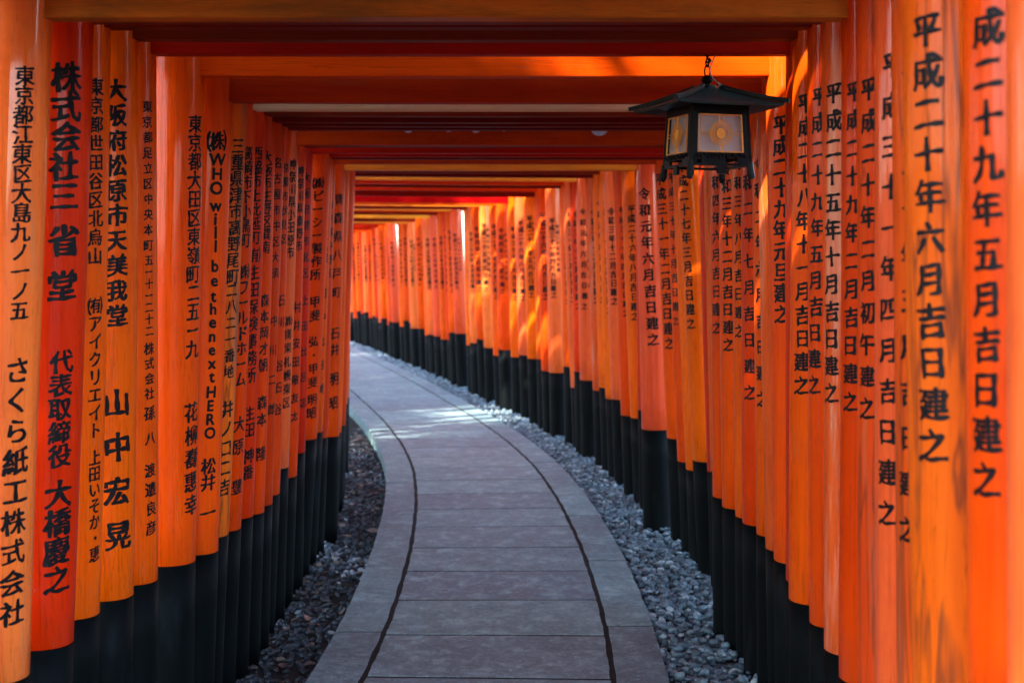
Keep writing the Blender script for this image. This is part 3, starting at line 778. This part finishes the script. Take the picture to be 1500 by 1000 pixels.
# ------------------------------------------------------------------ lantern
def lantern():
    LY = 4.37
    g = [t for t in GATES if t[0]['y'] == LY][0]; beamz = g[5]
    k = LY / FPX
    ctr = px_world(1035, 250, LY)
    root = empty('hanging_lantern', ctr); tag(root, 'black iron hanging lantern with brass wheel grilles under the beam', 'lantern')
    H = lambda py: px_world(1035, py, LY).z - ctr.z
    ROT = R(-20) + math.atan2(ctr.x, LY)       # direction of the near corner, measured from -Y towards +X
    def corner(i, rad, h):
        a = ROT - 2 * math.atan2(ctr.x, LY) + i * math.pi / 2
        return Vector((rad * math.sin(a), -rad * math.cos(a), h))
    hb, ht = H(246), H(160)
    rb, rt = 66 * k, 60 * k
    rad_at = lambda h: rb + (rt - rb) * (h - hb) / (ht - hb)
    # frame: corner posts
    for i in range(4):
        bm = tube_bm([corner(i, rad_at(h) * 1.0, h) for h in (hb + .004, ht)], .0075, 4)
        bm_obj('corner_post', bm, IRON, root)
        # feet curl outward
        bm = tube_bm([corner(i, rb * f, h) for f, h in ((.99, hb + .012), (1.0, hb - .008), (1.015, hb - .024), (1.06, hb - .037))], [.010, .011, .012, .009], 8)
        bm_obj('foot', bm, IRON, root)
    def quad_frame(i, h0, h1, s0, s1, th, off, name, mat, parent=root, bev=.001):
        """rectangular plate on side i between heights, s along the side 0..1"""
        bm = bmesh.new()
        def pt(s, h, o):
            A = corner(i, rad_at(h), h); B = corner(i + 1, rad_at(h), h); nrm = Vector(((A.y - B.y) * -1, (A.x - B.x), 0)).normalized()
            m_ = (A + B) / 2; nrm = Vector((m_.x, m_.y, 0)).normalized()
            return A.lerp(B, s) + nrm * o
        vs = [bm.verts.new(pt(s, h, o)) for o in (off - th / 2, off + th / 2) for s, h in ((s0, h0), (s1, h0), (s1, h1), (s0, h1))]
        for f in ((0, 1, 2, 3), (7, 6, 5, 4), (0, 4, 5, 1), (1, 5, 6, 2), (2, 6, 7, 3), (3, 7, 4, 0)): bm.faces.new([vs[q] for q in f])
        bmesh.ops.recalc_face_normals(bm, faces=bm.faces)
        return bm, pt
    p0, p1 = H(227), H(172)
    for i in range(4):
        # top plate, lower plates
        bm, pt = quad_frame(i, p1, ht, 0, 1, .008, 0, '', IRON)
        for s0, s1 in ((0, .10), (.90, 1)):
            b2, _ = quad_frame(i, p0, p1, s0, s1, .008, 0, '', IRON); bm_join(bm, b2)
        # skirt with slots
        hs0, hs1, hm0, hm1 = hb, p0, H(242.5), H(235.5)
        back = i in (1, 2)
        for (h0, h1, s0, s1) in ((hm1, hs1, 0, 1), (hs0, hm0, 0, 1), (hm0, hm1, 0, .10), (hm0, hm1, .90, 1)) + (() if back else ((hm0, hm1, .18, .58),) if i == 0 else ((hm0, hm1, .10, .25), (hm0, hm1, .72, .9))) + (((hm0, hm1, .78, .9),) if i == 0 else ()):
            b2, _ = quad_frame(i, h0, h1, s0, s1, .008, 0, '', IRON); bm_join(bm, b2)
        for q in range(14):      # raised scrollwork band
            s = .10 + .8 * q / 13; hh = H(231.5 + 2.0 * math.sin(q * 2.4))
            c = pt(s, hh, .005); b2 = bmesh.new(); bmesh.ops.create_icosphere(b2, subdivisions=1, radius=.0055); bmesh.ops.translate(b2, verts=b2.verts, vec=c); bm_join(bm, b2)
        if not back:
            b2, _ = quad_frame(i, hb - .024, hb + .004, .44, .57, .010, .002, '', IRON); bm_join(bm, b2)
        bm_obj('side_plate', bm, IRON, root)
        bm, _ = quad_frame(i, p0 + .001, p1 - .001, .10, .90, .003, -.006, '', PANE); bm_obj('pane', bm, PANE, root)
        # brass grille
        gb = bmesh.new(); s0, s1 = .115, .885; W = (corner(i, rb, 0) - corner(i + 1, rb, 0)).length
        ts = .018
        bars = [(p0, p0 + .0035, s0, s1), (p1 - .0035, p1, s0, s1), (p0, p1, s0, s0 + ts), (p0, p1, s1 - ts, s1)]
        hc = (p0 + p1) / 2
        for dlt in (-.0045, .0045):
            bars += [(hc + dlt - .0011, hc + dlt + .0011, s0, .36), (hc + dlt - .0011, hc + dlt + .0011, .64, s1)]
            sd = dlt / W
            bars += [(p0, hc - .030, .5 + sd - .006, .5 + sd + .006), (hc + .030, p1, .5 + sd - .006, .5 + sd + .006)]
        for h0, h1, a, b in bars:
            b2, _ = quad_frame(i, h0, h1, a, b, .003, .0055, '', BRASS); bm_join(gb, b2)
        def ring(rad, wd, off):
            n_ = 40; vi = []; b3 = bmesh.new()
            for kk in range(n_):
                t = 2 * math.pi * kk / n_; row = []
                for rr_, o in ((rad - wd / 2, off - .001), (rad - wd / 2, off + .001), (rad + wd / 2, off + .001), (rad + wd / 2, off - .001)):
                    row.append(b3.verts.new(pt(.5 + rr_ * math.cos(t) / W, hc + rr_ * math.sin(t), o)))
                vi.append(row)
            for kk in range(n_):
                r0, r1 = vi[kk], vi[(kk + 1) % n_]
                for q in range(4): b3.faces.new((r0[q], r0[(q + 1) % 4], r1[(q + 1) % 4], r1[q]))
            bmesh.ops.recalc_face_normals(b3, faces=b3.faces); bm_join(gb, b3)
        RR = 17 * k * 1.02
        for rr_, wd in ((RR, .0026), (RR * .80, .0018), (RR * .62, .0018)): ring(rr_, wd, .0062)
        b3 = bmesh.new(); n_ = 28; c_ = [b3.verts.new(pt(.5 + RR * .42 * math.cos(2 * math.pi * kk / n_) / W, hc + RR * .42 * math.sin(2 * math.pi * kk / n_), .0075)) for kk in range(n_)]
        c2_ = [b3.verts.new(pt(.5 + RR * .42 * math.cos(2 * math.pi * kk / n_) / W, hc + RR * .42 * math.sin(2 * math.pi * kk / n_), .0045)) for kk in range(n_)]
        b3.faces.new(c_); b3.faces.new(c2_[::-1])
        for kk in range(n_): b3.faces.new((c_[kk], c_[(kk + 1) % n_], c2_[(kk + 1) % n_], c2_[kk]))
        bmesh.ops.recalc_face_normals(b3, faces=b3.faces); bm_join(gb, b3)
        for kk in range(24):
            t = 2 * math.pi * (kk + .5) / 24; A = pt(.5 + RR * .40 * math.cos(t) / W, hc + RR * .40 * math.sin(t), .006); B = pt(.5 + RR * 1.0 * math.cos(t) / W, hc + RR * 1.0 * math.sin(t), .006)
            bm_join(gb, tube_bm([A, B], .0009, 4))
        bm_obj('brass_grille', gb, BRASS, root)
    # floor of the body
    bm = bmesh.new(); v0 = [bm.verts.new(corner(i, rb * .97, p0 - .006)) for i in range(4)]; v1 = [bm.verts.new(corner(i, rb * .97, p0 - .002)) for i in range(4)]
    bm.faces.new(v0[::-1]); bm.faces.new(v1)
    for i in range(4): bm.faces.new((v0[i], v0[(i + 1) % 4], v1[(i + 1) % 4], v1[i]))
    bm_obj('floor_plate', bm, IRON, root)
    # roof: four concave slopes with hip ridges
    Rr = 116 * k; he = H(156.5); hp = H(130)
    roof = bmesh.new(); n_ = 8; m_ = 10
    def rp(i, s, t, dz=0):   # s across the side, t from eave (0) to peak (1)
        h = he + (hp - he) * (t ** 1.25) + dz
        A = corner(i, Rr * (1 - .86 * t), h); B = corner(i + 1, Rr * (1 - .86 * t), h)
        q = A.lerp(B, s); q.z -= (1 - t) * .006 * (1 - (2 * s - 1) ** 2); return q
    for i in range(4):
        for dz, fl in ((0, False), (-.007, True)):
            gr = [[roof.verts.new(rp(i, a / m_, b / n_, dz)) for a in range(m_ + 1)] for b in range(n_ + 1)]
            for b in range(n_):
                for a in range(m_): roof.faces.new((gr[b][a], gr[b][a + 1], gr[b + 1][a + 1], gr[b + 1][a]))
            if not fl: up_ = gr
        for a in range(m_): roof.faces.new((up_[0][a], up_[0][a + 1], gr[0][a + 1], gr[0][a]))
    bmesh.ops.remove_doubles(roof, verts=roof.verts, dist=1e-5)
    tp = tube_bm([(0, 0, hp - .012), (0, 0, hp + .008)], [.036, .030], 8); bm_join(roof, tp)
    bmesh.ops.recalc_face_normals(roof, faces=roof.faces)
    ro = bm_obj('roof', roof, ROOFM, root)
    for i in range(4):
        pts = [rp(i, 0, t, .007) for t in (.98, .8, .6, .4, .2, .0)] ; e = pts[-1]; pts.append(e + (pts[-1] - pts[-2]).normalized() * .014)
        bm_obj('hip_ridge', tube_bm(pts, .0085, 4), ROOFM, ro)
    # eave board joining roof and body
    bm = bmesh.new(); a_ = [bm.verts.new(corner(i, rt * 1.0, ht - .002)) for i in range(4)]; b_ = [bm.verts.new(corner(i, rt * 1.3, he + .004)) for i in range(4)]
    for i in range(4): bm.faces.new((a_[i], a_[(i + 1) % 4], b_[(i + 1) % 4], b_[i]))
    bm.faces.new(a_[::-1]); bm.faces.new(b_); bmesh.ops.recalc_face_normals(bm, faces=bm.faces)
    bm_obj('neck', bm, IRON, root)
    # finial
    fz = H(118); prof = [(.016, hp + .004), (.010, hp + .012), (.009, fz - .012), (.0155, fz - .007), (.0185, fz + .002), (.015, fz + .010), (.007, fz + .015)]
    fb = tube_bm([(0, 0, h) for r_, h in prof], [r_ for r_, h in prof], 16); bm_obj('finial', fb, IRON, root, smooth=True)
    def link(c, rx_, rz_, rad, rot):
        n_ = 20; b3 = bmesh.new(); ptsv = []
        for kk in range(n_):
            t = 2 * math.pi * kk / n_; ctr_ = Vector((rx_ * math.cos(t), 0, rz_ * math.sin(t))); out = Vector((math.cos(t), 0, math.sin(t)))
            ptsv.append([b3.verts.new(ctr_ + out * rad * math.cos(u) + Vector((0, 1, 0)) * rad * math.sin(u)) for u in [2 * math.pi * w_ / 6 for w_ in range(6)]])
        for kk in range(n_):
            for w_ in range(6): b3.faces.new((ptsv[kk][w_], ptsv[kk][(w_ + 1) % 6], ptsv[(kk + 1) % n_][(w_ + 1) % 6], ptsv[(kk + 1) % n_][w_]))
        bmesh.ops.recalc_face_normals(b3, faces=b3.faces)
        bmesh.ops.rotate(b3, verts=b3.verts, cent=(0, 0, 0), matrix=Matrix.Rotation(rot, 3, 'Z')); bmesh.ops.translate(b3, verts=b3.verts, vec=c)
        return bm_obj('chain_link', b3, IRON, root, smooth=True)
    top = beamz - ctr.z
    link(Vector((0, 0, H(105))), .0095, .019, .0026, R(25)); link(Vector((0, 0, H(92))), .008, .013, .0026, R(115))
    hook = [(0, 0, top + .001), (0, 0, H(88)), (.006, 0, H(86)), (.010, 0, H(89)), (.004, 0, H(92.5)), (-.004, 0, H(91))]
    bm_obj('hook', tube_bm(hook, .0042, 8), IRON, root, smooth=True)
    ctl = []
    for pxx, pyy in ((1049, 77), (1044, 90), (1040, 103), (1044, 114), (1054, 123), (1068, 129), (1084, 136)):
        w = px_world(pxx, pyy, LY - .01); ctl.append(w - ctr)
    fine = []
    for a_i in range(len(ctl) - 1):
        p_0 = ctl[max(a_i - 1, 0)]; p_1 = ctl[a_i]; p_2 = ctl[a_i + 1]; p_3 = ctl[min(a_i + 2, len(ctl) - 1)]
        for q in range(5):
            t = q / 5; fine.append(.5 * ((2 * p_1) + (p_2 - p_0) * t + (2 * p_0 - 5 * p_1 + 4 * p_2 - p_3) * t * t + (3 * p_1 - p_0 - 3 * p_2 + p_3) * t ** 3))
    fine.append(ctl[-1])
    bm_obj('power_cable', tube_bm(fine, .0019, 6), WIRE, root, smooth=True)
lantern()
